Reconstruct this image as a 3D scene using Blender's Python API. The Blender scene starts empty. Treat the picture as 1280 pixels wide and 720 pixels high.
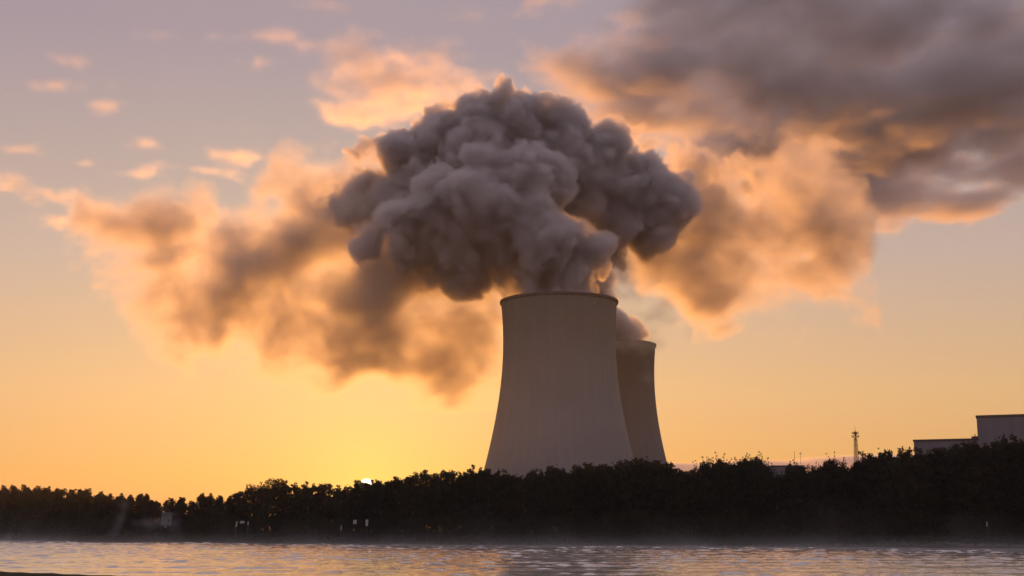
import bpy, bmesh, math, random
from mathutils import Vector, Matrix, noise as mnoise

random.seed(7)
SC = bpy.context.scene
COL = SC.collection
R = math.radians

# ------------------------------------------------------------------ camera
FPX, PITCH, HC = 1614.0, R(10.5), 5.0        # focal length in photo pixels, upward tilt, eye height over the water
cam = bpy.data.cameras.new('camera')
camo = bpy.data.objects.new('camera', cam)
COL.objects.link(camo)
SC.camera = camo
cam.sensor_width = 36.0
cam.lens = 36.0 * FPX / 1280.0
cam.clip_start, cam.clip_end = 1.0, 60000.0
camo.location = (0, 0, HC)
camo.rotation_euler = (math.pi / 2 + PITCH, 0, 0)


def ray(px, py):
    x, y = (px - 640) / FPX, (360 - py) / FPX
    return Vector((x, math.cos(PITCH) - y * math.sin(PITCH), math.sin(PITCH) + y * math.cos(PITCH)))


def at(px, py, dist):
    """The point seen at that photo position, dist metres in front of the camera (along the ground)."""
    r = ray(px, py)
    return Vector((0, 0, HC)) + r * (dist / r.y)


def elev_z(py, dist):
    return at(640, py, dist).z


def x_at(px, dist, z=0.0):
    return (px - 640) / FPX * (dist * math.cos(PITCH) + (z - HC) * math.sin(PITCH))


# ------------------------------------------------------------------ render set-up
SC.view_settings.view_transform = 'Standard'
SC.view_settings.look = 'None'
SC.view_settings.gamma = 1.0
SC.view_settings.exposure = 0.0
SC.view_settings.use_curve_mapping = False
cy = SC.cycles
cy.use_denoising = True
cy.max_bounces = 8
cy.diffuse_bounces = 3
cy.glossy_bounces = 3
cy.transmission_bounces = 4
cy.transparent_max_bounces = 12
cy.volume_bounces = 4
cy.volume_max_steps = 1024
cy.sample_clamp_indirect = 6.0
cy.use_adaptive_sampling = False

# ------------------------------------------------------------------ sky and sun
SUN_DIR = ray(458, 607).normalized()
SUN_EL = math.asin(SUN_DIR.z)
SUN_AZ = math.atan2(SUN_DIR.x, SUN_DIR.y)


def build_world():
    w = bpy.data.worlds.new('World')
    SC.world = w
    w.use_nodes = True
    nt = w.node_tree
    N, L = nt.nodes, nt.links
    bg = N['Background']
    sky = N.new('ShaderNodeTexSky')
    sky.sky_type = 'NISHITA'
    sky.sun_disc = False
    sky.sun_elevation = SUN_EL
    sky.sun_rotation = SUN_AZ
    sky.air_density, sky.dust_density, sky.ozone_density = 1.0, 1.5, 1.0
    # a thin high veil of dust and cirrostratus evens the sky out and turns it lilac overhead
    tc = N.new('ShaderNodeTexCoord')
    nor = N.new('ShaderNodeVectorMath')
    nor.operation = 'NORMALIZE'
    L.new(tc.outputs['Generated'], nor.inputs[0])
    sep = N.new('ShaderNodeSeparateXYZ')
    L.new(nor.outputs[0], sep.inputs[0])

    def ramp(stops):
        rp = N.new('ShaderNodeValToRGB')
        L.new(sep.outputs['Z'], rp.inputs[0])
        el = rp.color_ramp.elements
        el[0].position, el[0].color = stops[0][0], (*stops[0][1], 1)
        el[1].position, el[1].color = stops[-1][0], (*stops[-1][1], 1)
        for p, c in stops[1:-1]:
            el.new(p).color = (*c, 1)
        return rp.outputs[0]

    def mix(kind, fac, a, b):
        m = N.new('ShaderNodeMix')
        m.data_type, m.blend_type = 'RGBA', kind
        for sock, v in ((m.inputs[0], fac), (m.inputs[6], a), (m.inputs[7], b)):
            if hasattr(v, 'is_linked'): L.new(v, sock)
            else: sock.default_value = v
        return m.outputs[2]
    side = N.new('ShaderNodeMapRange')
    L.new(sep.outputs['Y'], side.inputs['Value'])
    side.inputs['From Min'].default_value, side.inputs['From Max'].default_value = -0.4, 0.75
    base = mix('MIX', side.outputs[0], ramp(WORLD['antisolar']), ramp(WORLD['solar']))
    gm = N.new('ShaderNodeGamma')
    gm.inputs['Gamma'].default_value = WORLD['gamma']
    L.new(sky.outputs[0], gm.inputs[0])
    tinted = mix('MULTIPLY', 1.0, gm.outputs[0], (*WORLD['tint'], 1))
    base = mix('ADD', 1.0, base, tinted)
    # aureole and disc of the low sun
    dot = N.new('ShaderNodeVectorMath')
    dot.operation = 'DOT_PRODUCT'
    L.new(nor.outputs[0], dot.inputs[0])
    dot.inputs[1].default_value = SUN_DIR
    acos = N.new('ShaderNodeMath')
    acos.operation = 'ARCCOSINE'
    L.new(dot.outputs['Value'], acos.inputs[0])

    def gauss(scale, power, col, add_to):
        a = N.new('ShaderNodeMath'); a.operation = 'DIVIDE'
        L.new(acos.outputs[0], a.inputs[0]); a.inputs[1].default_value = R(scale)
        b = N.new('ShaderNodeMath'); b.operation = 'POWER'
        L.new(a.outputs[0], b.inputs[0]); b.inputs[1].default_value = power
        c = N.new('ShaderNodeMath'); c.operation = 'MULTIPLY'
        L.new(b.outputs[0], c.inputs[0]); c.inputs[1].default_value = -1
        d = N.new('ShaderNodeMath'); d.operation = 'EXPONENT'
        L.new(c.outputs[0], d.inputs[0])
        m = N.new('ShaderNodeMix'); m.data_type, m.blend_type = 'RGBA', 'ADD'
        L.new(d.outputs[0], m.inputs[0])
        L.new(add_to, m.inputs[6])
        m.inputs[7].default_value = (*col, 1)
        return m.outputs[2]
    out = base
    for g in WORLD['glow']:
        out = gauss(*g, out)
    L.new(out, bg.inputs[0])
    bg.inputs[1].default_value = WORLD['strength']
    sl = bpy.data.lights.new('sun', 'SUN')
    sl.energy = WORLD['sun']
    sl.color = WORLD['sun_col']
    sl.angle = R(0.53)
    so = bpy.data.objects.new('sun', sl)
    COL.objects.link(so)
    so.rotation_euler = (-SUN_DIR).to_track_quat('-Z', 'Y').to_euler()


WORLD = dict(
    gamma=0.6, tint=(0.43, 0.02, 0.24), strength=0.15,
    solar=[(0.0, (5.4, 2.0, 0.75)), (0.04, (3.8, 2.58, 0.68)), (0.10, (3.66, 2.97, 1.24)), (0.2, (2.75, 2.7, 2.1)), (0.36, (1.85, 1.9, 2.05)), (1.0, (1.7, 1.75, 2.0))],
    antisolar=[(0.0, (1.15, 1.05, 1.05)), (0.08, (1.85, 1.55, 1.5)), (0.25, (1.65, 1.55, 1.65)), (1.0, (1.7, 1.75, 2.0))],
    glow=[(12.0, 1.2, (0.0, 1.6, 0.15)), (3.0, 1.2, (0.6, 1.0, 0.1)), (0.27, 8.0, (90, 78, 40))],
    sun=3.2, sun_col=(1.0, 0.37, 0.06))


# ------------------------------------------------------------------ tags and small builders
def tag(o, label=None, cat=None, group=None, kind=None):
    if label: o['label'] = label
    if cat: o['category'] = cat
    if group: o['group'] = group
    if kind: o['kind'] = kind
    return o


def link_mesh(name, me, mat=None, parent=None, smooth=False):
    o = bpy.data.objects.new(name, me)
    COL.objects.link(o)
    if mat: me.materials.append(mat)
    if parent: o.parent = parent
    if smooth:
        for p in me.polygons: p.use_smooth = True
    return o


def mesh_from(name, vs, fs, mat=None, parent=None, smooth=False):
    me = bpy.data.meshes.new(name)
    me.from_pydata([tuple(v) for v in vs], [], fs)
    me.update()
    return link_mesh(name, me, mat, parent, smooth)


def from_bm(name, bm, mat=None, parent=None, smooth=False):
    me = bpy.data.meshes.new(name)
    bm.to_mesh(me)
    bm.free()
    return link_mesh(name, me, mat, parent, smooth)


def empty(name, loc=(0, 0, 0), rz=0.0):
    o = bpy.data.objects.new(name, None)
    COL.objects.link(o)
    o.location = loc
    o.rotation_euler = (0, 0, rz)
    return o


def add_box(bm, c, s, rz=0.0, bev=0.0):
    r = bmesh.ops.create_cube(bm, size=1.0, matrix=Matrix.Translation(c) @ Matrix.Rotation(rz, 4, 'Z') @ Matrix.Diagonal((*s, 1)))
    if bev:
        es = list({e for v in r['verts'] for e in v.link_edges})
        bmesh.ops.bevel(bm, geom=es, offset=bev, segments=2, affect='EDGES')


def add_bar(bm, a, b, r0, r1=None, seg=6):
    a, b = Vector(a), Vector(b)
    r1 = r0 if r1 is None else r1
    d = b - a
    m = Matrix.Translation((a + b) / 2) @ d.to_track_quat('Z', 'Y').to_matrix().to_4x4()
    bmesh.ops.create_cone(bm, cap_ends=True, segments=seg, radius1=r0, radius2=r1, depth=d.length, matrix=m)


# ------------------------------------------------------------------ materials
def new_mat(name):
    m = bpy.data.materials.new(name)
    m.use_nodes = True
    nt = m.node_tree
    return m, nt, nt.nodes, nt.links, nt.nodes['Principled BSDF']


def simple_mat(name, col, rough=0.8, var=0.25, scale=3.0, bump=0.0, metal=0.0):
    m, nt, N, L, bs = new_mat(name)
    tc = N.new('ShaderNodeTexCoord')
    nz = N.new('ShaderNodeTexNoise')
    nz.inputs['Scale'].default_value = scale
    nz.inputs['Detail'].default_value = 5
    L.new(tc.outputs['Object'], nz.inputs['Vector'])
    rp = N.new('ShaderNodeValToRGB')
    rp.color_ramp.elements[0].position, rp.color_ramp.elements[1].position = 0.3, 0.7
    rp.color_ramp.elements[0].color = (*[c * (1 - var) for c in col], 1)
    rp.color_ramp.elements[1].color = (*[min(1, c * (1 + var)) for c in col], 1)
    L.new(nz.outputs['Fac'], rp.inputs[0])
    L.new(rp.outputs[0], bs.inputs['Base Color'])
    bs.inputs['Roughness'].default_value = rough
    bs.inputs['Metallic'].default_value = metal
    if bump:
        b = N.new('ShaderNodeBump')
        b.inputs['Strength'].default_value = bump
        b.inputs['Distance'].default_value = 0.1
        L.new(nz.outputs['Fac'], b.inputs['Height'])
        L.new(b.outputs[0], bs.inputs['Normal'])
    return m


def concrete_mat(name, col, H=152.0, streak=0.12):
    """Slip-formed concrete: lift rings, fine vertical rain streaks, a painted haze fade, darker at the top."""
    m, nt, N, L, bs = new_mat(name)
    tc = N.new('ShaderNodeTexCoord')
    sep = N.new('ShaderNodeSeparateXYZ')
    L.new(tc.outputs['Object'], sep.inputs[0])
    ang = N.new('ShaderNodeMath'); ang.operation = 'ARCTAN2'
    L.new(sep.outputs['Y'], ang.inputs[0]); L.new(sep.outputs['X'], ang.inputs[1])
    cmb = N.new('ShaderNodeCombineXYZ')
    a2 = N.new('ShaderNodeMath'); a2.operation = 'MULTIPLY'; a2.inputs[1].default_value = 14.0
    L.new(ang.outputs[0], a2.inputs[0]); L.new(a2.outputs[0], cmb.inputs['X'])
    z2 = N.new('ShaderNodeMath'); z2.operation = 'MULTIPLY'; z2.inputs[1].default_value = 0.018
    L.new(sep.outputs['Z'], z2.inputs[0]); L.new(z2.outputs[0], cmb.inputs['Z'])
    n1 = N.new('ShaderNodeTexNoise')
    n1.inputs['Scale'].default_value = 1.0; n1.inputs['Detail'].default_value = 6; n1.inputs['Roughness'].default_value = 0.6
    L.new(cmb.outputs[0], n1.inputs['Vector'])
    n2 = N.new('ShaderNodeTexNoise')
    n2.inputs['Scale'].default_value = 0.03; n2.inputs['Detail'].default_value = 4
    L.new(tc.outputs['Object'], n2.inputs['Vector'])
    wv = N.new('ShaderNodeMath'); wv.operation = 'PINGPONG'; wv.inputs[1].default_value = 0.75
    L.new(sep.outputs['Z'], wv.inputs[0])
    ln = N.new('ShaderNodeMath'); ln.operation = 'LESS_THAN'; ln.inputs[1].default_value = 0.06
    L.new(wv.outputs[0], ln.inputs[0])
    acc = N.new('ShaderNodeMath'); acc.operation = 'MULTIPLY_ADD'
    L.new(n1.outputs['Fac'], acc.inputs[0]); acc.inputs[1].default_value = streak * 2; acc.inputs[2].default_value = 1 - streak
    acc2 = N.new('ShaderNodeMath'); acc2.operation = 'MULTIPLY_ADD'
    L.new(n2.outputs['Fac'], acc2.inputs[0]); acc2.inputs[1].default_value = 0.3; acc2.inputs[2].default_value = 0.85
    pr = N.new('ShaderNodeMath'); pr.operation = 'MULTIPLY'
    L.new(acc.outputs[0], pr.inputs[0]); L.new(acc2.outputs[0], pr.inputs[1])
    sb = N.new('ShaderNodeMath'); sb.operation = 'MULTIPLY_ADD'
    L.new(ln.outputs[0], sb.inputs[0]); sb.inputs[1].default_value = -0.05; L.new(pr.outputs[0], sb.inputs[2])
    # haze fade put into the colour: darker and browner up towards the rim
    mr = N.new('ShaderNodeMapRange')
    L.new(sep.outputs['Z'], mr.inputs['Value'])
    mr.inputs['From Min'].default_value, mr.inputs['From Max'].default_value = H - 75, H - 5
    mxc = N.new('ShaderNodeMix'); mxc.data_type = 'RGBA'
    L.new(mr.outputs[0], mxc.inputs[0])
    mxc.inputs[6].default_value = (*col, 1)
    mxc.inputs[7].default_value = (col[0] * 0.82, col[1] * 0.78, col[2] * 0.62, 1)
    mul = N.new('ShaderNodeMix'); mul.data_type, mul.blend_type = 'RGBA', 'MULTIPLY'
    mul.inputs[0].default_value = 1.0
    L.new(mxc.outputs[2], mul.inputs[6]); L.new(sb.outputs[0], mul.inputs[7])
    L.new(mul.outputs[2], bs.inputs['Base Color'])
    bs.inputs['Roughness'].default_value = 0.9
    bs.inputs['Specular IOR Level'].default_value = 0.2
    return m


# ------------------------------------------------------------------ geometry-node field helper
class G:
    """Arithmetic on geometry-node fields."""
    def __init__(s, t, sock): s.t, s.s = t, sock

    def _m(s, op, *a):
        n = s.t.nodes.new('ShaderNodeMath'); n.operation = op
        for i, v in enumerate((s,) + a):
            if isinstance(v, G): s.t.links.new(v.s, n.inputs[i])
            else: n.inputs[i].default_value = v
        return G(s.t, n.outputs[0])

    def __add__(s, o): return s._m('ADD', o)
    def __sub__(s, o): return s._m('SUBTRACT', o)
    def __mul__(s, o): return s._m('MULTIPLY', o)
    def __truediv__(s, o): return s._m('DIVIDE', o)
    def smin(s, o, k): return s._m('SMOOTH_MIN', o, k)
    def max(s, o): return s._m('MAXIMUM', o)
    def min(s, o): return s._m('MINIMUM', o)
    def abs(s): return s._m('ABSOLUTE')
    def pow(s, e): return s._m('POWER', e)
    def exp(s): return s._m('EXPONENT')

    def ramp(s, a, b, c=0.0, d=1.0, smooth=True):
        n = s.t.nodes.new('ShaderNodeMapRange')
        n.interpolation_type = 'SMOOTHSTEP' if smooth else 'LINEAR'
        s.t.links.new(s.s, n.inputs['Value'])
        for k, v in zip(('From Min', 'From Max', 'To Min', 'To Max'), (a, b, c, d)): n.inputs[k].default_value = v
        return G(s.t, n.outputs[0])


class V(G):
    def _v(s, op, *a):
        n = s.t.nodes.new('ShaderNodeVectorMath'); n.operation = op
        for i, v in enumerate((s,) + a):
            if isinstance(v, G): s.t.links.new(v.s, n.inputs[i])
            else: n.inputs[i].default_value = v
        return n

    def vadd(s, o): return V(s.t, s._v('ADD', o).outputs[0])
    def vsub(s, o): return V(s.t, s._v('SUBTRACT', o).outputs[0])
    def vmul(s, o): return V(s.t, s._v('MULTIPLY', o).outputs[0])
    def length(s): return G(s.t, s._v('LENGTH').outputs['Value'])

    def sep(s):
        n = s.t.nodes.new('ShaderNodeSeparateXYZ'); s.t.links.new(s.s, n.inputs[0])
        return [G(s.t, n.outputs[i]) for i in range(3)]

    def noise(s, scale, detail=3.0, rough=0.5, color=False, dist=0.0):
        n = s.t.nodes.new('ShaderNodeTexNoise')
        s.t.links.new(s.s, n.inputs['Vector'])
        n.inputs['Scale'].default_value, n.inputs['Detail'].default_value = scale, detail
        n.inputs['Roughness'].default_value, n.inputs['Distortion'].default_value = rough, dist
        return V(s.t, n.outputs['Color']) if color else G(s.t, n.outputs['Fac'])


def volume_mat(name, col, aniso, density=1.0):
    m = bpy.data.materials.new(name)
    m.use_nodes = True
    nt = m.node_tree
    nt.nodes.remove(nt.nodes['Principled BSDF'])
    pv = nt.nodes.new('ShaderNodeVolumePrincipled')
    pv.inputs['Color'].default_value = (*col, 1)
    pv.inputs['Anisotropy'].default_value = aniso
    pv.inputs['Density'].default_value = density
    nt.links.new(pv.outputs[0], nt.nodes['Material Output'].inputs['Volume'])
    return m


def volume_object(name, build, lo, hi, voxel, mat, parent=None):
    """Vapour as a voxel grid filled from a density field, held by a Volume object."""
    t, out, pos = field_tree(name)
    sm = t.nodes.new('GeometryNodeSetMaterial')
    t.links.new(voxels(t, build(pos), lo, hi, voxel), sm.inputs[0])
    sm.inputs['Material'].default_value = mat
    t.links.new(sm.outputs[0], out.inputs[0])
    vd = bpy.data.volumes.new(name)
    vd.materials.append(mat)
    o = bpy.data.objects.new(name, vd)
    COL.objects.link(o)
    if parent: o.parent = parent
    o.modifiers.new('vapour', 'NODES').node_group = t
    return o


def field_tree(name):
    t = bpy.data.node_groups.new(name, 'GeometryNodeTree')
    t.interface.new_socket('Geometry', in_out='INPUT', socket_type='NodeSocketGeometry')
    t.interface.new_socket('Geometry', in_out='OUTPUT', socket_type='NodeSocketGeometry')
    return t, t.nodes.new('NodeGroupOutput'), V(t, t.nodes.new('GeometryNodeInputPosition').outputs[0])


def voxels(t, field, lo, hi, vox):
    vc = t.nodes.new('GeometryNodeVolumeCube')
    t.links.new(field.s, vc.inputs['Density'])
    vc.inputs['Min'].default_value, vc.inputs['Max'].default_value = Vector(lo), Vector(hi)
    vox = vox if isinstance(vox, tuple) else (vox,) * 3
    for ax, k in enumerate('XYZ'):
        vc.inputs['Resolution ' + k].default_value = max(4, int((hi[ax] - lo[ax]) / vox[ax]))
    return vc.outputs[0]


def dense_core(name, field, lo, hi, vox, mat):
    """The opaque heart of a cloud of steam as a surface (lies well inside the vapour)."""
    t, out, pos = field_tree(name)
    vm = t.nodes.new('GeometryNodeVolumeToMesh')
    t.links.new(voxels(t, field(pos), lo, hi, vox), vm.inputs[0])
    vm.inputs['Threshold'].default_value = 0.5
    ss = t.nodes.new('GeometryNodeSetShadeSmooth')
    t.links.new(vm.outputs[0], ss.inputs[0])
    sm = t.nodes.new('GeometryNodeSetMaterial')
    t.links.new(ss.outputs[0], sm.inputs[0])
    sm.inputs['Material'].default_value = mat
    t.links.new(sm.outputs[0], out.inputs[0])
    me = bpy.data.meshes.new(name)
    me.materials.append(mat)
    o = bpy.data.objects.new(name, me)
    COL.objects.link(o)
    o.modifiers.new('heart', 'NODES').node_group = t
    return o


def blobs(pos, lst, k):
    acc = None
    for (c, r, s) in lst:                      # centre, radius, squash (x, y, z)
        d = (pos.vsub(c).vmul((1 / (r * s[0]), 1 / (r * s[1]), 1 / (r * s[2]))).length() - 1.0) * (r * min(s))
        acc = d if acc is None else acc.smin(d, k)
    return acc


def billow(pos, scales):
    """Cauliflower relief: rounded bulges parted by sharp creases, summed over several sizes."""
    acc = None
    for i, (wl, amp) in enumerate(scales):
        n = (pos.vadd((17.3 * i, 5.1 * i, 9.7 * i)).noise(1.0 / wl, 0.0 if i < len(scales) - 1 else 2.0) - 0.5).abs() * (2.6 * amp)
        acc = n if acc is None else acc + n
    return acc


HAZE_DENSITY = 5.5e-5
build_world()

# ------------------------------------------------------------------ cooling towers
def tower_r(z):
    return 37.1 * math.sqrt(1 + ((z - 125.0) / 94.5) ** 2)


def lathe(prof, seg):
    vs, fs = [], []
    for r, z in prof:
        for k in range(seg):
            a = 2 * math.pi * k / seg
            vs.append((r * math.cos(a), r * math.sin(a), z))
    for i in range(len(prof) - 1):
        for k in range(seg):
            k2 = (k + 1) % seg
            fs.append((i * seg + k, i * seg + k2, (i + 1) * seg + k2, (i + 1) * seg + k))
    return vs, fs


def cooling_tower(loc, label, mat, H=152.0):
    t = tag(empty('cooling_tower', loc), label, 'cooling tower', 'cooling towers of the power station')
    zs = [9 + (H - 9) * i / 60 for i in range(61)]
    outer = [(tower_r(z), z) for z in zs]
    inner = [(tower_r(z) - 0.45, z) for z in reversed(zs)]
    vs, fs = lathe(outer + inner + [outer[0]], 160)
    mesh_from('shell', vs, fs, mat, t, True)
    rr = tower_r(H)
    vs, fs = lathe([(rr + .02, H - 1.6), (rr + .55, H - 1.5), (rr + .75, H - .9), (rr + .75, H + .25), (rr - .7, H + .25), (rr - .7, H - 1.6)], 160)
    mesh_from('rim', vs, fs, M_RIM, t)
    bm = bmesh.new()
    n = 44
    for k in range(n):
        a0, a1, a2 = (2 * math.pi * (k + f) / n for f in (0, .5, 1))
        rb, rt = tower_r(0) + 1.5, tower_r(9)
        top = (rt * math.cos(a1), rt * math.sin(a1), 9.2)
        for a in (a0, a2):
            add_bar(bm, (rb * math.cos(a), rb * math.sin(a), 0), top, .45, .45, 8)
    from_bm('column_ring', bm, mat, t)
    vs, fs = lathe([(66, -1), (66, 1.6), (65.4, 1.6), (65.4, -1)], 96)
    mesh_from('basin', vs, fs, mat, t)
    return t


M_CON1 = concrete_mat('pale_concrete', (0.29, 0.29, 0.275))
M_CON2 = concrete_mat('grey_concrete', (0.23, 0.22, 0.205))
M_RIM = simple_mat('weathered_concrete', (0.12, 0.10, 0.085), 0.9, 0.2, 0.3)
T1 = Vector((31.2, 845, 0))
T2 = Vector((x_at(762, 1054, 80), 1054, 0))
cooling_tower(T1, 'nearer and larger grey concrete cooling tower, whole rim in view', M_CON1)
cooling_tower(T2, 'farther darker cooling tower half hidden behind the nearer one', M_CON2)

# ------------------------------------------------------------------ steam
M_STEAM = volume_mat('steam', (0.97, 0.95, 0.95), 0.55)
M_VEIL = volume_mat('thin_steam', (0.97, 0.94, 0.90), 0.57)
M_CORE = simple_mat('dense_steam', (0.8, 0.76, 0.78), 1.0, 0.05, 0.02)


def pb(px, py, rpx, dy=0.0, s=(1, 1, 1)):
    D = 845.0 + dy
    c = at(px, py, D)
    return (c, rpx * (c - Vector((0, 0, HC))).length / FPX, s)


DENSE = [
    # column leaving the mouth of the nearer tower
    (Vector((T1.x, T1.y, 150)), 31, (1, 1, .8)), (Vector((T1.x - 4, T1.y + 3, 166)), 31, (1, 1, 1)),
    pb(676, 345, 30, -8), pb(640, 342, 28, 4), pb(692, 312, 43, -22), pb(742, 318, 23, -16), pb(748, 348, 17, -10), pb(668, 300, 26, -25), pb(715, 335, 30, -18),
    # pale front billow leaning left
    pb(640, 285, 62, 5), pb(598, 262, 66, 0), pb(545, 258, 52, 0), pb(492, 272, 34, 0), pb(655, 225, 46, 2), pb(560, 222, 34, 2), pb(610, 205, 36, 6),
    pb(690, 235, 38, 12), pb(520, 305, 44, 8), pb(575, 320, 48, 8), pb(455, 300, 28, 6),
    # dark rear mass with its peak
    pb(618, 132, 32, 60), pb(598, 160, 46, 62), pb(655, 162, 46, 60), pb(552, 172, 44, 64), pb(505, 196, 44, 66), pb(462, 226, 40, 66, (1, .6, 1)), pb(440, 256, 32, 60, (1, .5, 1)),
    pb(705, 175, 44, 62), pb(752, 198, 48, 70), pb(800, 228, 50, 76), pb(836, 256, 44, 80), pb(780, 268, 52, 74), pb(600, 215, 78, 66), pb(700, 225, 68, 64), pb(660, 190, 56, 66), pb(760, 235, 56, 74), pb(560, 215, 60, 68), pb(820, 290, 40, 78), pb(520, 250, 60, 60),
    pb(770, 305, 24, 80),
]
BILLOW = [(42, 11), (21, 7.5), (10.5, 5), (5.2, 2.8), (2.8, 1.4)]


def dense_field(scale_k=1.0):
    def f(pos):
        w = pos.noise(1 / 55.0, 2.0, 0.5, True).vsub((.5, .5, .5)).vmul((26, 26, 26))
        q = pos.vadd(w)
        q = q.vadd(q.noise(1 / 19.0, 2.0, 0.5, True).vsub((.5, .5, .5)).vmul((9, 9, 9)))
        return blobs(q, DENSE, 7.0) - billow(q, BILLOW) + 9.5
    return f


df = dense_field()
PLO, PHI = (-175, 745, 138), (190, 1005, 358)
plume = dense_core('steam_plume', lambda p: df(p).ramp(-10.0, -22.0, 0.0, 1.0, False), PLO, PHI, 3.0, M_CORE)
tag(plume, 'thick grey steam billowing from the mouth of the nearer cooling tower', 'steam')
volume_object('vapour', lambda p: df(p).ramp(0.0, -4.0, 0.0, 0.32), PLO, PHI, 1.0, M_STEAM, plume)

# thin, torn, sunlit parts of the plume: the drifted left tail and the bright right shoulder
WISP = [
    # left tail                                    
    pb(430, 300, 52, 60, (1, .5, 1)), pb(385, 310, 52, 70, (1.1, 0.54, 1)), pb(335, 345, 50, 78, (1.2, 0.45, .8)), pb(285, 375, 44, 82, (1.2, 0.41, .7)), pb(255, 385, 34, 84, (1.2, 0.36, .7)),
    pb(350, 385, 52, 76, (1.3, 0.45, .7)), pb(420, 375, 62, 66, (1.1, 0.54, .9)), pb(480, 350, 62, 56, (1, .5, 1)), pb(540, 355, 50, 40, (1, .5, 1)), pb(590, 355, 38, 30, (1, .5, 1)), pb(430, 425, 46, 66, (1.2, 0.36, .7)),
    pb(520, 405, 46, 56, (1.2, 0.31, .9)), pb(570, 400, 36, 46, (1, 0.31, 1.2)), pb(560, 450, 30, 50, (.8, 0.27, 1.4)), pb(240, 345, 30, 90, (1.4, 0.36, .7)), pb(410, 265, 32, 74, (1, 0.45, 1)),
    pb(190, 285, 42, 120, (1.4, 0.54, .6)), pb(290, 301, 28, 110, (1.3, 0.54, .55)), pb(225, 318, 26, 110, (1.4, 0.45, .5)), pb(140, 270, 24, 130, (1.8, 0.54, .4)), pb(375, 245, 22, 90, (1, 0.45, 1)),
    # right shoulder
    pb(968, 262, 26, 120, (1.3, 0.30, .8)), pb(985, 296, 30, 120, (1.8, 0.27, .6)), pb(1050, 300, 20, 130, (2.2, 0.30, .5)), pb(852, 318, 44, 100, (1.2, 0.30, .8)),
    pb(800, 330, 40, 90, (1.1, 0.30, .9)), pb(890, 340, 26, 105, (1.8, 0.24, .6)), pb(920, 310, 36, 112, (1.4, 0.30, .7)), pb(1000, 250, 24, 125, (1.4, 0.30, .7)),
]
# crisp but thin puffs that the low sun shines through
SUNLIT = [
    pb(790, 166, 21, 112, (1, .6, 1)), pb(806, 190, 26, 112, (1, .5, 1)), pb(838, 205, 30, 114, (1, .45, 1)), pb(878, 212, 34, 116, (1, .45, 1)), pb(918, 198, 27, 118, (1, .5, 1)),
    pb(938, 232, 30, 118, (1, .45, 1)), pb(885, 258, 44, 112, (1, .4, 1)), pb(945, 268, 30, 116, (1.1, .45, .9)), pb(905, 292, 34, 114, (1.1, .4, .8)), pb(850, 290, 36, 108, (1.1, .4, 1)),
    pb(520, 345, 34, 22, (1.2, .4, .8)), pb(565, 352, 30, 22, (1.1, .4, .8)), pb(600, 348, 24, 20, (1, .4, .8)), pb(470, 325, 34, 30, (1.1, .45, 1)), pb(735, 270, 24, 40, (1, .4, 1.2)), pb(720, 296, 18, 30, (1, .4, 1.2)),
]


def wisp_field(pos):
    w = pos.noise(1 / 90.0, 2.0, 0.5, True).vsub((.5, .5, .5)).vmul((45, 45, 45))
    q = pos.vadd(w)
    d = blobs(q, WISP, 12.0)
    n = q.vmul((1, 1, 1.25)).noise(1 / 55.0, 6.0, 0.64)
    thin = (d + (n - 0.5) * 80.0 - 8.0).ramp(6.0, -34.0, 0.0, 0.21)
    w2 = pos.noise(1 / 45.0, 3.0, 0.55, True).vsub((.5, .5, .5)).vmul((24, 24, 24))
    q2 = pos.vadd(w2)
    puffs = (blobs(q2, SUNLIT, 5.0) - billow(q2, [(30, 8), (14, 5.5), (7, 3.6), (3.6, 1.8)]) + 6.5).ramp(0.0, -4.0, 0.0, 0.20)
    return thin.max(puffs)


volume_object('veil', wisp_field, (-340, 790, 85), (275, 1060, 335), 1.6, M_VEIL, plume)

# steam of the farther tower: seen right of the nearer rim before it joins the cloud
REAR = [(Vector((T2.x - 4, T2.y, 150)), 33, (1, 1, .7)), (Vector((T2.x - 10, T2.y - 4, 160)), 28, (1, 1, 1)),
        pb(789, 414, 22, 195), pb(806, 417, 11, 192), pb(768, 402, 24, 185), pb(745, 380, 32, 165), pb(735, 345, 36, 150)]
rf = lambda p: blobs(p.vadd(p.noise(1 / 40.0, 2.0, 0.5, True).vsub((.5, .5, .5)).vmul((12, 12, 12))), REAR, 6.0) - billow(p, [(20, 5), (9, 3), (4.5, 2)]) + 4.0
RLO, RHI = (15, 940, 138), (125, 1100, 225)
rear = dense_core('steam_plume', lambda p: rf(p).ramp(-5.0, -11.0, 0.0, 1.0, False), RLO, RHI, 2.5, M_CORE)
tag(rear, 'small tuft of steam above the rim of the farther cooling tower', 'steam')
volume_object('vapour', lambda p: rf(p).ramp(0.0, -4.0, 0.0, 0.3), RLO, RHI, 1.0, M_STEAM, rear)

# ------------------------------------------------------------------ clouds high behind the power station
M_FLECK = volume_mat('thin_cloud', (0.97, 0.95, 0.95), 0.68)
M_CLOUD = volume_mat('cloud', (0.96, 0.95, 0.96), 0.45)


def cb(px, py, rx, ry, alt=1250.0):
    el = math.atan2(ray(px, py).z, ray(px, py).y)
    D = (alt - HC) / math.tan(el)
    c = at(px, py, D)
    k = (c - Vector((0, 0, HC))).length / FPX
    X, Rm = rx * k, ry * k
    th = min(Rm * .75, 130.0)
    dy = math.sqrt(max(Rm * Rm - (th * math.cos(el)) ** 2, (.3 * Rm) ** 2)) / math.sin(el)
    return (c, X, (1.0, dy / X, th / X))


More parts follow.
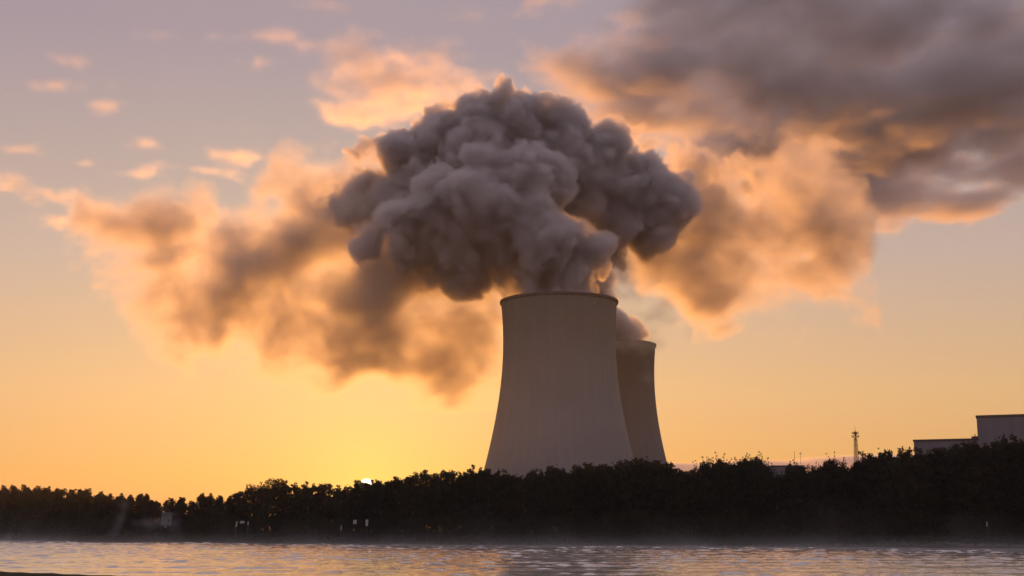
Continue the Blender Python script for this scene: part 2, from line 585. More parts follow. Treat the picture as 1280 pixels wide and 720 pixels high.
BANK = [cb(*a) for a in [
    (1020, 110, 150, 62), (930, 62, 110, 42), (1120, 175, 120, 55), (1075, 235, 120, 36), (960, 178, 100, 42), (860, 62, 90, 34), (1205, 95, 95, 62), (1285, 150, 80, 55),
    (790, 88, 66, 28), (850, 70, 110, 48), (850, 135, 100, 36), (915, -10, 120, 40), (1190, 5, 120, 34), (860, 130, 70, 24), (1030, 268, 80, 18), (1250, 205, 70, 22), (1330, 60, 90, 70), (1060, 20, 120, 50),
    (1140, 262, 50, 9), (1240, 242, 60, 9), (985, 60, 90, 50)]]
FLECKS = [cb(*a) for a in [
    (440, 58, 62, 26), (490, 95, 75, 36), (430, 100, 52, 28), (545, 62, 60, 20), (465, 142, 62, 24), (570, 105, 60, 18), (520, 130, 60, 24), (400, 8, 38, 6), (560, 18, 65, 10), (660, 12, 50, 9),
    (305, 43, 50, 6), (325, 78, 26, 5), (127, 132, 20, 9), (65, 105, 30, 7), (78, 75, 22, 7), (25, 115, 26, 8), (10, 185, 28, 10), (245, 140, 28, 6), (285, 195, 46, 10), (240, 212, 40, 8),
    (185, 215, 30, 8), (178, 182, 24, 7), (110, 205, 14, 5), (330, 225, 30, 7), (370, 212, 30, 6), (12, 232, 32, 10), (60, 245, 46, 9), (112, 258, 46, 9), (70, 276, 42, 10), (130, 312, 46, 6),
    (950, 356, 45, 6), (880, 350, 40, 5), (1090, 332, 40, 5), (1110, 287, 40, 8)]]


def cloud_field(lst, k, amp, wl, soft, dens, lift, warp=(220, 380, 50)):
    def f(pos):
        w = pos.noise(1 / 700.0, 2.0, 0.5, True).vsub((.5, .5, .5)).vmul(warp)
        q = pos.vadd(w)
        n = q.vmul((1, .8, 2.2)).noise(1.0 / wl, 6.0, 0.62)
        tex = q.vmul((1, .7, 1.6)).noise(1.0 / (wl * .45), 5.0, .6).ramp(.36, .62, .22, 1.15)
        return (blobs(q, lst, k) + (n - .5) * amp - lift).ramp(0.0, -soft, 0.0, dens) * tex
    return f


tag(volume_object('cloud_bank', cloud_field(BANK, 30.0, 310.0, 330.0, 70.0, 0.02, 30.0), (-250, 2700, 1030), (2900, 6400, 1480), (11, 16, 8), M_CLOUD),
    'dark purple-grey cloud bank spreading over the upper right sky', 'cloud', kind='stuff')
tag(volume_object('clouds', cloud_field(FLECKS, 15.0, 120.0, 150.0, 45.0, 0.011, 5.0, (100, 160, 24)), (-2300, 2700, 1080), (1500, 7400, 1420), (12, 20, 9), M_FLECK),
    'small peach cloud flecks scattered over the upper left sky', 'clouds', kind='stuff')

tag(volume_object('low_cloud', lambda p: (blobs(p.vadd(p.noise(1 / 900.0, 3.0, .5, True).vsub((.5, .5, .5)).vmul((500, 500, 90))),
    [(at(820, 585, 9000), 420, (1.6, 1, .12)), (at(960, 584, 9000), 420, (1.6, 1, .12)), (at(1090, 579, 9000), 420, (1.6, 1, .16)), (at(1200, 583, 9000), 420, (1.6, 1, .16))], 20.0)).ramp(0.0, -30.0, 0.0, 0.010),
    (300, 8000, 300), (4800, 10000, 620), (30, 60, 7), M_CLOUD), 'faint pink streak of low cloud along the horizon beside the lattice mast', 'cloud', kind='stuff')


# ------------------------------------------------------------------ ground and river
def lerp_table(tb, x):
    if x <= tb[0][0]: return tb[0][1]
    for (x0, y0), (x1, y1) in zip(tb, tb[1:]):
        if x <= x1: return y0 + (y1 - y0) * (x - x0) / (x1 - x0)
    return tb[-1][1]


def sstep(a, b, x):
    t = max(0.0, min(1.0, (x - a) / (b - a)))
    return t * t * (3 - 2 * t)


FAR = [(-2600, 1900), (-1200, 1050), (-500, 640), (-260, 560), (-205, 530), (-165, 508), (-158, 500), (-147, 448), (-120, 436), (-86, 420), (-45, 390), (0, 366), (70, 344), (122, 312), (170, 300), (300, 270), (900, 150), (2600, -200)]
NEAR = [(-2600, 1500), (-600, 560), (-200, 256), (-58, 149), (-32, 129.5), (-10, 96), (10, 50), (30, 34), (300, 10), (2600, -300)]


def shore(x): return lerp_table(FAR, x) + 2.0 * mnoise.noise((x * .05, 3.1, 0)) + 1.2 * mnoise.noise((x * .21, 8.1, 0))


def ground_z(x, y):
    s = y - shore(x)
    n = y - lerp_table(NEAR, x) - 1.2 * mnoise.noise((x * .16, 1.7, 4))
    if n < 0:
        d = -n
        return -0.1 + 0.42 * sstep(0, 4, d) + 2.9 * sstep(30, 110, d) + .08 * mnoise.noise((x * .5, y * .5, 0))
    far = -1.6 + 2.0 * sstep(-4, 2.5, s) + 3.2 * sstep(2, 17, s) + .25 * mnoise.noise((x * .12, y * .12, 0)) * sstep(0, 6, s)
    return min(far, -1.6 + 1.5 * sstep(12, 0, n)) if s < -4 else far


def axis(pts):
    out = []
    for a, b, st in pts:
        v = a
        while v < b - 1e-6:
            out.append(v); v += st
    return out + [pts[-1][1]]


gx = axis([(-9000, -2600, 800), (-2600, -600, 100), (-600, -260, 20), (-260, 200, 4), (200, 600, 25), (600, 2600, 200), (2600, 9000, 800)])
gy = axis([(-400, 0, 40), (0, 120, 6), (120, 160, 2), (160, 280, 8), (280, 560, 2.5), (560, 700, 10), (700, 2000, 100), (2000, 9000, 700)])
gv = [(x, y, ground_z(x, y)) for y in gy for x in gx]
nx = len(gx)
gf = [(j * nx + i, j * nx + i + 1, (j + 1) * nx + i + 1, (j + 1) * nx + i) for j in range(len(gy) - 1) for i in range(nx - 1)]


def ground_mat():
    m, nt, N, L, bs = new_mat('earth_and_grass')
    tc = N.new('ShaderNodeTexCoord')
    n1 = N.new('ShaderNodeTexNoise'); n1.inputs['Scale'].default_value = .12; n1.inputs['Detail'].default_value = 8; n1.inputs['Roughness'].default_value = .65
    n2 = N.new('ShaderNodeTexNoise'); n2.inputs['Scale'].default_value = 2.5; n2.inputs['Detail'].default_value = 5
    for n in (n1, n2): L.new(tc.outputs['Object'], n.inputs['Vector'])
    rp = N.new('ShaderNodeValToRGB')
    rp.color_ramp.elements[0].position, rp.color_ramp.elements[0].color = .35, (.022, .024, .011, 1)
    rp.color_ramp.elements[1].position, rp.color_ramp.elements[1].color = .65, (.05, .042, .028, 1)
    L.new(n1.outputs['Fac'], rp.inputs[0]); L.new(rp.outputs[0], bs.inputs['Base Color'])
    b = N.new('ShaderNodeBump'); b.inputs['Strength'].default_value = .8; b.inputs['Distance'].default_value = .25
    L.new(n2.outputs['Fac'], b.inputs['Height']); L.new(b.outputs[0], bs.inputs['Normal'])
    bs.inputs['Roughness'].default_value = .95; bs.inputs['Specular IOR Level'].default_value = .15
    return m


tag(mesh_from('ground', gv, gf, ground_mat(), None, True), kind='structure')


def water_mat():
    m, nt, N, L, bs = new_mat('river_water')
    bs.inputs['Base Color'].default_value = (.86, .80, .70, 1)
    bs.inputs['IOR'].default_value = 3.0
    bs.inputs['Metallic'].default_value = .6
    tc = N.new('ShaderNodeTexCoord')

    def nz(sx, sy, det, rough=.55, off=0.0):
        mp = N.new('ShaderNodeMapping'); mp.inputs['Scale'].default_value = (sx, sy, 1); mp.inputs['Location'].default_value = (off, off * .7, off)
        n = N.new('ShaderNodeTexNoise'); n.inputs['Scale'].default_value = 1.0; n.inputs['Detail'].default_value = det; n.inputs['Roughness'].default_value = rough
        L.new(tc.outputs['Object'], mp.inputs[0]); L.new(mp.outputs[0], n.inputs['Vector'])
        return n.outputs['Fac']
    b = N.new('ShaderNodeBump')
    b.inputs['Distance'].default_value = .12
    b.inputs['Strength'].default_value = .6
    L.new(nz(1 / .9, 1 / .6, 3), b.inputs['Height']); L.new(b.outputs[0], bs.inputs['Normal'])
    bs.inputs['Roughness'].default_value = WATER['rough']
    return m


import numpy as np


def wave_field(x, y):
    rg = np.random.default_rng(4)
    lane = np.zeros_like(x)
    for _ in range(14):
        lx, ly = rg.uniform(35, 160), rg.uniform(7, 26)
        lane += np.sin(2 * np.pi * (x / lx * rg.choice([-1, 1]) + y / ly) + rg.uniform(0, 6.28))
    lane = np.clip(.62 + lane * .25, .03, 1.5)
    h = np.zeros_like(x)
    for _ in range(60):
        wl = 1.1 * (4.6 ** rg.random())
        a = rg.normal(1.5, .5)
        k = 2 * np.pi / wl
        h += np.sin(k * (x * np.cos(a) + y * np.sin(a)) + rg.uniform(0, 6.28)) * WATER['slope'] / k / 5.5
    return h * lane


WATER = dict(slope=.16, rough=.12)
wy = np.concatenate([np.arange(-300, 120, 20.), np.arange(120, 530, .42), np.arange(530, 2000, 30.)])
wx = np.concatenate([np.arange(-2600, -206, 60.), np.arange(-205, 135, .42), np.arange(135, 2600, 60.)])
WX, WY = np.meshgrid(wx, wy)
WZ = wave_field(WX, WY)
edge = np.clip((WX + 205) / 15, 0, 1) * np.clip((135 - WX) / 10, 0, 1) * np.clip((WY - 120) / 8, 0, 1) * np.clip((530 - WY) / 15, 0, 1)
wv = np.stack([WX, WY, WZ * edge], -1).reshape(-1, 3)
ii = np.arange((len(wy) - 1) * len(wx)).reshape(len(wy) - 1, len(wx))[:, :-1].reshape(-1)
wf = np.stack([ii, ii + 1, ii + 1 + len(wx), ii + len(wx)], -1)
wme = bpy.data.meshes.new('river')
wme.vertices.add(len(wv)); wme.vertices.foreach_set('co', wv.astype(np.float32).ravel())
wme.loops.add(wf.size); wme.loops.foreach_set('vertex_index', wf.astype(np.int32).ravel())
wme.polygons.add(len(wf)); wme.polygons.foreach_set('loop_start', np.arange(0, wf.size, 4, dtype=np.int32))
wme.update(calc_edges=True)
wme.polygons.foreach_set('use_smooth', np.ones(len(wf), dtype=bool))
tag(link_mesh('river', wme, water_mat()), kind='structure')

# ------------------------------------------------------------------ trees and shrubs
def leaf_mat(name, col):
    m, nt, N, L, bs = new_mat(name)
    tc = N.new('ShaderNodeTexCoord')
    n = N.new('ShaderNodeTexNoise'); n.inputs['Scale'].default_value = .5; n.inputs['Detail'].default_value = 3
    L.new(tc.outputs['Object'], n.inputs['Vector'])
    oi = N.new('ShaderNodeObjectInfo')
    rp = N.new('ShaderNodeValToRGB')
    rp.color_ramp.elements[0].position, rp.color_ramp.elements[0].color = .3, (*[c * .7 for c in col], 1)
    rp.color_ramp.elements[1].position, rp.color_ramp.elements[1].color = .7, (*[c * 1.3 for c in col], 1)
    L.new(n.outputs['Fac'], rp.inputs[0])
    hv = N.new('ShaderNodeHueSaturation')
    mr = N.new('ShaderNodeMapRange'); L.new(oi.outputs['Random'], mr.inputs[0])
    mr.inputs['To Min'].default_value, mr.inputs['To Max'].default_value = .75, 1.25
    L.new(mr.outputs[0], hv.inputs['Value']); L.new(rp.outputs[0], hv.inputs['Color'])
    L.new(hv.outputs[0], bs.inputs['Base Color'])
    bs.inputs['Roughness'].default_value = .7; bs.inputs['Specular IOR Level'].default_value = .2
    tr = N.new('ShaderNodeBsdfTranslucent'); L.new(hv.outputs[0], tr.inputs['Color'])
    ms = N.new('ShaderNodeMixShader'); ms.inputs[0].default_value = .35
    L.new(bs.outputs[0], ms.inputs[1]); L.new(tr.outputs[0], ms.inputs[2])
    L.new(ms.outputs[0], N['Material Output'].inputs['Surface'])
    return m


M_LEAF = [leaf_mat('leaves_dark', (.026, .030, .012)), leaf_mat('leaves_olive', (.032, .031, .013)), leaf_mat('leaves_rust', (.038, .029, .012))]
M_BARK = simple_mat('bark', (.06, .045, .032), .95, .3, 2.0, .6)


def tree_meshes(kind, seed):
    """A unit-style tree about 20 m tall: trunk with limbs, and a crown of leaf clumps; returns (wood, leaves) meshes."""
    rnd = random.Random(seed)
    H = 20.0
    bm = bmesh.new()
    lean = Vector((rnd.uniform(-.6, .6), rnd.uniform(-.6, .6), 0))
    pts = [Vector((0, 0, -.6)), Vector((0, 0, 2)) + lean * .2, Vector((0, 0, H * .35)) + lean * .7, Vector((0, 0, H * .62)) + lean * 1.2, Vector((0, 0, H * .86)) + lean * 1.5]
    rad = [.42, .34, .26, .15, .04]
    for a, b, r0, r1 in zip(pts, pts[1:], rad, rad[1:]): add_bar(bm, a, b, r0, r1, 8)
    wide, low = dict(round=(6.4, .07), broad=(7.6, .06), tall=(4.8, .06), spray=(6.2, .05))[kind]
    clumps = []
    # a few big boughs, each carrying a mass of clumps, so that the outline is lobed and has gaps
    nb = dict(round=19, broad=22, tall=20, spray=21)[kind]
    for i in range(nb):
        f = (i + .5) / nb
        z = H * (low + (0.86 - low) * f) * rnd.uniform(.94, 1.06)
        prof = math.sin(math.pi * min(1, max(0.08, (f * .70 + .24)))) ** .7
        if kind == 'tall': prof = (1 - f) ** .55 * .9 + .12
        a = i * 2.399 + rnd.uniform(-.5, .5)
        ext = wide * prof * rnd.uniform(.65, 1.05)
        tip = Vector((ext * math.cos(a) * .62, ext * math.sin(a) * .62, z + ext * .22)) + lean
        base = Vector((0, 0, max(2.0, z - ext * .5))) + lean * .6
        add_bar(bm, base, tip, .13, .04, 5)
        R_ = ext * .40 + 1.0
        for q in range(11):
            v = Vector((rnd.gauss(0, 1), rnd.gauss(0, 1), rnd.gauss(0, .8)))
            c = tip + v.normalized() * R_ * rnd.uniform(.35, 1.0)
            if c.z > H * .97: c.z = H * .97 - rnd.random()
            add_bar(bm, tip.lerp(c, .1), c, .035, .012, 3)
            clumps.append((c, rnd.uniform(.6, 1.1), 30))
    top = pts[-1]
    for q in range(10):
        c = top + Vector((rnd.gauss(0, .8), rnd.gauss(0, .8), rnd.uniform(-2.6, 2.2))) * (1.0 if kind != 'tall' else .75)
        clumps.append((c, rnd.uniform(.4, .8), 24))
    if kind == 'spray':                                            # upright shoots above the crown
        for q in range(26):
            a, rr = rnd.uniform(0, 6.283), wide * math.sqrt(rnd.random()) * .85
            b = Vector((rr * math.cos(a), rr * math.sin(a), H * (.9 - .22 * (rr / wide) ** 2) - 1.5))
            t = b + Vector((rnd.uniform(-.6, .6), rnd.uniform(-.6, .6), rnd.uniform(2.0, 4.6)))
            add_bar(bm, pts[3], b, .05, .03, 3); add_bar(bm, b, t, .035, .012, 3)
            for k in range(5):
                clumps.append((b.lerp(t, .15 + .21 * k) + Vector((rnd.gauss(0, .22), rnd.gauss(0, .22), 0)), .55 - .07 * k, 8))
    else:                                                          # stray twigs that roughen the outline
        for q in range(22):
            c0, r0, _ = rnd.choice(clumps)
            t = c0 + Vector((rnd.gauss(0, .6), rnd.gauss(0, .6), rnd.uniform(.3, 1.5)))
            clumps.append((t, .3, 9))
    wood = bpy.data.meshes.new(kind + '_wood')
    bm.to_mesh(wood); bm.free()
    wood.materials.append(M_BARK)
    vs, fs = [], []
    for c, r, n in clumps:
        for k in range(n):
            v = Vector((rnd.gauss(0, 1), rnd.gauss(0, 1), rnd.gauss(0, 1)))
            p = c + v.normalized() * r * rnd.random() ** .45
            u = Vector((rnd.gauss(0, 1), rnd.gauss(0, 1), rnd.gauss(0, 1))).normalized()
            w = u.orthogonal().normalized()
            s = rnd.uniform(.2, .42) if n > 12 else rnd.uniform(.12, .26)
            i0 = len(vs)
            vs += [p - u * s, p + w * s * .55, p + u * s, p - w * s * .55]
            fs.append((i0, i0 + 1, i0 + 2, i0 + 3))
    lv = bpy.data.meshes.new(kind + '_leaves')
    lv.from_pydata([tuple(v) for v in vs], [], fs)
    lv.update()
    lv.materials.append(M_LEAF[seed % 3])
    return wood, lv, sorted(v.z for v in vs)[int(len(vs) * .982)]


KINDS = {k: [tree_meshes(k, s) for s in ss] for k, ss in dict(round=(1, 2, 3, 12), broad=(4, 5, 13), tall=(6, 7, 8, 14), spray=(9, 10)).items()}


def bush_meshes(seed):
    """A dense shrub about 6 m high, leafy to the ground, on a spray of thin stems."""
    rnd = random.Random(seed)
    bm = bmesh.new()
    vs, fs = [], []
    for i in range(110):
        a, f = rnd.uniform(0, 6.283), rnd.random()
        z = .3 + 5.2 * rnd.random() ** .8
        rr = 4.2 * math.sqrt(max(.03, 1 - (z / 6.2) ** 2)) * math.sqrt(f) * rnd.uniform(.8, 1.1)
        c = Vector((rr * math.cos(a), rr * math.sin(a), z))
        if i % 4 == 0: add_bar(bm, (rr * .2 * math.cos(a), rr * .2 * math.sin(a), -.5), c + Vector((0, 0, .5)), .05, .015, 4)
        n, r = (36, rnd.uniform(.5, .9)) if i < 92 else (12, .3)
        if i >= 92: c.z += rnd.uniform(.6, 1.6)
        for k in range(n):
            v = Vector((rnd.gauss(0, 1), rnd.gauss(0, 1), rnd.gauss(0, 1)))
            p = c + v.normalized() * r * rnd.random() ** .45
            u = Vector((rnd.gauss(0, 1), rnd.gauss(0, 1), rnd.gauss(0, 1))).normalized()
            w = u.orthogonal().normalized()
            s = rnd.uniform(.14, .28)
            i0 = len(vs)
            vs += [p - u * s, p + w * s * .55, p + u * s, p - w * s * .55]
            fs.append((i0, i0 + 1, i0 + 2, i0 + 3))
    wood = bpy.data.meshes.new('shrub_wood'); bm.to_mesh(wood); bm.free(); wood.materials.append(M_BARK)
    lv = bpy.data.meshes.new('shrub_leaves'); lv.from_pydata([tuple(v) for v in vs], [], fs); lv.update(); lv.materials.append(M_LEAF[seed % 3])
    return wood, lv, max(v.z for v in vs)


KINDS['bush'] = [bush_meshes(s) for s in (21, 22, 23, 24)]


def plant(name, cat, label, group, x, y, height, width, kind, var, rz, part_names=('trunk', 'crown')):
    wood, lv, top = KINDS[kind][var % len(KINDS[kind])]
    o = empty(name, (x, y, ground_z(x, y) - .05), rz)
    tag(o, label, cat, group)
    s = height / top
    o.scale = (s * width, s * width, s)
    for nm, me in zip(part_names, (wood, lv)):
        c = bpy.data.objects.new(nm, me)
        COL.objects.link(c)
        c.parent = o
    return o


CREST = [(-12, 611), (4, 611), (16, 609), (30, 611), (42, 611), (58, 612), (72, 613), (86, 614), (98, 615), (108, 615), (122, 618), (136, 620), (150, 620), (161, 621), (172, 619), (182, 620), (192, 627),
         (215, 624), (226, 623), (240, 628), (250, 620), (262, 620), (274, 622), (286, 623), (297, 615), (311, 608), (326, 606), (345, 600), (358, 605), (372, 611), (384, 606), (398, 606), (408, 606), (421, 610), (434, 609), (444, 608),
         (450, 602), (459, 605), (468, 602), (476, 605), (482, 604), (493, 598), (507, 598), (520, 596), (531, 590), (545, 594), (557, 590), (570, 592), (583, 593), (593, 587), (606, 588), (613, 592), (627, 591), (641, 596), (656, 598), (671, 590), (689, 585),
         (702, 588), (714, 590), (727, 585), (741, 581), (756, 583), (771, 586), (786, 577), (802, 576), (818, 578), (835, 581), (848, 589), (858, 592), (868, 590), (882, 577), (896, 574), (908, 576), (919, 581), (932, 573), (947, 571),
         (954, 578), (973, 593), (990, 584), (997, 580), (1011, 585), (1023, 582), (1036, 577), (1047, 574), (1058, 582), (1072, 579), (1086, 575), (1097, 567), (1112, 563), (1131, 562), (1147, 562), (1161, 565), (1174, 567), (1187, 560),
         (1201, 556), (1216, 553), (1229, 556), (1243, 557), (1257, 551), (1268, 548), (1282, 553), (1300, 552), (1320, 550)]
CREST = [(px, py + (3 if px > 880 else 1 if px > 292 else 0) + (1.5 if px > 1095 else 0)) for px, py in CREST]
ZONES = [(195, 'tall', 'slender dark tree in the far left treeline behind the smoke wisps', 'trees of the far left treeline'),
         (292, 'tall', 'small dark tree between the pale hut and the higher trees', 'low trees right of the pale hut'),
         (438, 'round', 'rounded dark tree in the stand left of the setting sun', 'trees left of the sun'),
         (478, 'round', 'dark leafy tree the setting sun shows right beside or behind', 'trees beside the sun'),
         (600, 'round', 'dark leafy tree between the sun and the larger cooling tower', 'trees between the sun and the towers'),
         (778, 'broad', 'dark leafy tree hiding the foot of the larger cooling tower', 'trees at the foot of the larger tower'),
         (840, 'broad', 'dark bushy tree hiding the foot of the farther cooling tower', 'trees at the foot of the farther tower'),
         (876, 'round', 'low dark tree in the dip right of the towers', 'trees in the dip right of the towers'),
         (962, 'spray', 'high bushy tree with sparse leafy shoots just right of the cooling towers', 'bushy trees right of the towers'),
         (1078, 'spray', 'dark tree with upright leafy shoots in front of the lattice mast', 'trees with upright shoots by the mast'),
         (1152, 'broad', 'large dark tree between the lattice mast and the box-shaped building', 'large trees right of the mast'),
         (1800, 'broad', 'large dark tree standing in front of the box-shaped building', 'large trees before the box-shaped building')]


def zone(px):
    for z in ZONES:
        if px < z[0]: return z


rt = random.Random(11)
for i, (px, py) in enumerate(CREST):
    _, kind, label, group = zone(px)
    back = rt.uniform(18, 34)
    D = shore(x_at(px, 400)) + back
    D = shore(x_at(px, D)) + back
    x = x_at(px, D, 8)
    if kind != 'tall' and rt.random() < .25: kind = rt.choice(['round', 'broad', 'round'])
    h = elev_z(py, D) - ground_z(x, D)
    wd = dict(tall=1.0, round=.95, broad=.9, spray=.9)[kind] * rt.uniform(.85, 1.15) * (1.15 if h < 17 else 1.0)
    plant('tree', 'tree', label, group, x, D, h, wd, kind, rt.randrange(9), rt.uniform(0, 6.28))
# second row, lower, closing the stand behind
for px in [*range(-12, 300, 11), *range(300, 1330, 20)]:
    _, kind, label, group = zone(px)
    D = shore(x_at(px, 400)) + rt.uniform(42, 60)
    x = x_at(px, D, 8)
    if 962 < px < 986: continue
    py = lerp_table(CREST, px) + (rt.uniform(2, 7) if px < 300 else rt.uniform(7, 16))
    plant('tree', 'tree', label, group, x, D, elev_z(py, D) - ground_z(x, D), 1.25, kind if kind != 'spray' else 'round', rt.randrange(9), rt.uniform(0, 6.28))
# shrubs along the top of the bank
SHRUB = [(195, 'dark shrub on the bank below the far left treeline', 'shrubs below the far left treeline'), (300, 'dark shrub on the bank right of the pale hut', 'shrubs right of the pale hut'),
         (620, 'dark shrub on the bank below the setting sun', 'shrubs below the sun'), (900, 'dark shrub on the bank below the cooling towers', 'shrubs below the towers'), (1400, 'dark shrub at the foot of the tall right-hand trees', 'shrubs below the right-hand trees')]
px = -12
while px < 1310:
    if not (188 < px < 226):
        _, label, group = next(z for z in SHRUB if px < z[0])
        back = rt.uniform(9, 17)
        D = shore(x_at(px, 400)) + back
        D = shore(x_at(px, D)) + back
        x = x_at(px, D, 5)
        plant('shrub', 'shrub', label, group, x, D, rt.uniform(4.0, 8.0), rt.uniform(.85, 1.3), 'bush', rt.randrange(9), rt.uniform(0, 6.28), ('stems', 'foliage'))
    px += rt.uniform(10, 16)
for px in (190, 200, 210, 221):
    D = shore(x_at(px, 440)) + 21
    D = shore(x_at(px, D)) + 21
    plant('shrub', 'shrub', 'dark shrub close behind the pale hut on the left bank', 'shrubs behind the hut', x_at(px, D, 5), D, rt.uniform(3.6, 5.0), 1.3, 'bush', rt.randrange(9), rt.uniform(0, 6.28), ('stems', 'foliage'))

# the stand goes on a little beyond both ends of the view
rb = random.Random(31)
for px in [*range(1338, 1640, 16), *range(-28, -240, -15)]:
    _, kind, label, group = zone(px)
    D = shore(x_at(px, 330 if px > 0 else 540)) + rb.uniform(18, 50)
    x = x_at(px, D, 8)
    plant('tree', 'tree', label, group, x, D, elev_z(556 if px > 0 else 611, D) - ground_z(x, D) + rb.uniform(-2.5, 1), 1.1, kind, rb.randrange(9), rb.uniform(0, 6.28))

# rough grass and nettles on the slope of the bank
rg_ = random.Random(77)
vs, fs = [], []
for i in range(5200):
    px = rg_.uniform(-14, 1300)
    D = shore(x_at(px, 400)) + rg_.uniform(1.2, 16)
    D = shore(x_at(px, D)) + (D - shore(x_at(px, 400)))
    x = x_at(px, D, 3)
    z = ground_z(x, D) - .05
    hh = rg_.uniform(.35, 1.5) * (.6 + .8 * abs(mnoise.noise((x * .1, D * .1, 2))))
    for k in range(7):
        a = rg_.uniform(0, 6.283); o = Vector((x + rg_.gauss(0, .35), D + rg_.gauss(0, .35), z))
        tip = o + Vector((rg_.gauss(0, .3), rg_.gauss(0, .3), hh * rg_.uniform(.6, 1.1)))
        sd = Vector((math.cos(a), math.sin(a), 0)) * rg_.uniform(.05, .12)
        i0 = len(vs)
        vs += [o - sd, o + sd, o.lerp(tip, .6) + sd * .8, tip, o.lerp(tip, .6) - sd * .8]
        fs.append(tuple(range(i0, i0 + 5)))
tag(mesh_from('undergrowth', vs, fs, M_LEAF[1]), 'rough dark grass and weeds on the slope of the far bank', 'grass', kind='stuff')

# ------------------------------------------------------------------ power-station buildings and masts
M_CLAD = simple_mat('grey_cladding', (.22, .20, .22), .7, .08, .15)
M_TRIM = simple_mat('brown_roof_edge', (.09, .065, .05), .6, .2, .5)
M_STEEL = simple_mat('dull_steel', (.12, .10, .09), .5, .2, 2.0, 0, .4)
M_LIGHT = simple_mat('pale_panel', (.45, .44, .46), .7, .08, .2)


def block(x0, x1, y0, y1, z1, parent, mat=M_CLAD, name='wall', trim=1.1):
    bm = bmesh.new()
    add_box(bm, ((x0 + x1) / 2, (y0 + y1) / 2, z1 / 2 - .5), (x1 - x0, y1 - y0, z1 + 1))
    w = from_bm(name, bm, mat, parent)
    bm = bmesh.new()
    e = .35
    for (cx, cyy, sx, sy) in (((x0 + x1) / 2, y0, x1 - x0 + 2 * e, 2 * e), ((x0 + x1) / 2, y1, x1 - x0 + 2 * e, 2 * e), (x0, (y0 + y1) / 2, 2 * e, y1 - y0 - 2 * e), (x1, (y0 + y1) / 2, 2 * e, y1 - y0 - 2 * e)):
        add_box(bm, (cx, cyy, z1 + .1), (sx, sy, trim))
    from_bm('roof_edge', bm, M_TRIM, parent)
    return w


hall = tag(empty('power_building', (0, 0, 0)), 'tall windowless grey box-shaped power building at the right edge', 'building')
Dh = 620.0
zt = elev_z(521, Dh)
xa = x_at(1220.5, Dh, zt)
hall.location = (xa, Dh, 0)
hall.rotation_euler = (0, 0, R(-22))
block(0, 62, 0, 70, zt, hall)
bm = bmesh.new()
for k in range(1, 16): add_box(bm, (k * 3.9, -.12, zt / 2), (.12, .2, zt - 3))
from_bm('cladding_ribs', bm, M_CLAD, hall)
bm = bmesh.new()
add_bar(bm, (22.6, -.7, 0), (22.6, -.7, zt + 3.2), .5, .5, 10)
add_bar(bm, (22.6, -.7, zt + 3.2), (22.6, -.7, zt + 3.9), .75, .75, 10)
for k in range(6): add_box(bm, (22.6, -.35, 6 + k * 9), (.5, .5, .25))
from_bm('flue_pipe', bm, M_STEEL, hall)
low = tag(empty('turbine_hall', (0, 0, 0)), 'lower flat-roofed grey hall adjoining the tall box-shaped building', 'building')
zl = elev_z(551, 640)
low.location = (x_at(1142, 640, zl), 640, 0)
low.rotation_euler = (0, 0, R(-21))
block(0, 32.0, 0, 60, zl, low, trim=.9)
bm = bmesh.new()
add_box(bm, (28.6, 4, zl + .9), (3.2, 3, 1.6)); add_bar(bm, (28.6, 4, zl + 1.6), (28.6, 4, zl + 2.8), .25, .25)
from_bm('roof_vent', bm, M_STEEL, low)
for k in range(7):
    bm = bmesh.new(); add_box(bm, (2.5 + k * 4.4, -.06, zl - 5), (2.6, .12, 1.6))
    from_bm('louvre', bm, M_STEEL, low)
annex = tag(empty('annex', (0, 0, 0)), 'pale low annex showing between treetops before the tall building', 'building')
za = elev_z(552, 560)
annex.location = (x_at(1262, 560, za), 560, 0)
annex.rotation_euler = (0, 0, R(-22))
block(-4, 40, 0, 26, za - 1.5, annex, M_LIGHT, trim=.7)
small = tag(empty('service_block', (0, 0, 0)), 'small grey flat-roofed block peeping over the trees right of the towers', 'building')
zs = elev_z(582.5, 700)
small.location = (x_at(965, 700, zs), 700, 0)
block(0, 17, 0, 20, zs, small, trim=.5)
for pxa, pya, lab in ((993, 564, 'thin straight aerial above the small flat-roofed block'), (1000.5, 565, 'faint thin aerial with a cross arm beside the straight one')):
    zt_ = elev_z(pya, 720)
    ae = tag(empty('aerial', (x_at(pxa, 720, zt_), 720, 0)), lab, 'aerial')
    bm = bmesh.new()
    add_bar(bm, (0, 0, -.5), (0, 0, zt_), .24 if pxa < 995 else .13, .1, 6)
    from_bm('mast', bm, M_STEEL, ae)
    if pxa > 995:
        bm = bmesh.new(); add_bar(bm, (-.9, 0, zt_ - 1), (.9, 0, zt_ - .6), .12, .12, 5)
        from_bm('cross_arm', bm, M_STEEL, ae)

Dm = 900.0
zm = elev_z(532, Dm)
mast = tag(empty('lattice_mast', (x_at(1068.5, Dm, zm), Dm, 0), R(20)), 'slender lattice radio mast with two antenna platforms above the trees', 'mast')


def mast_w(z): return 2.6 - 1.9 * min(1, z / (zm - 9))


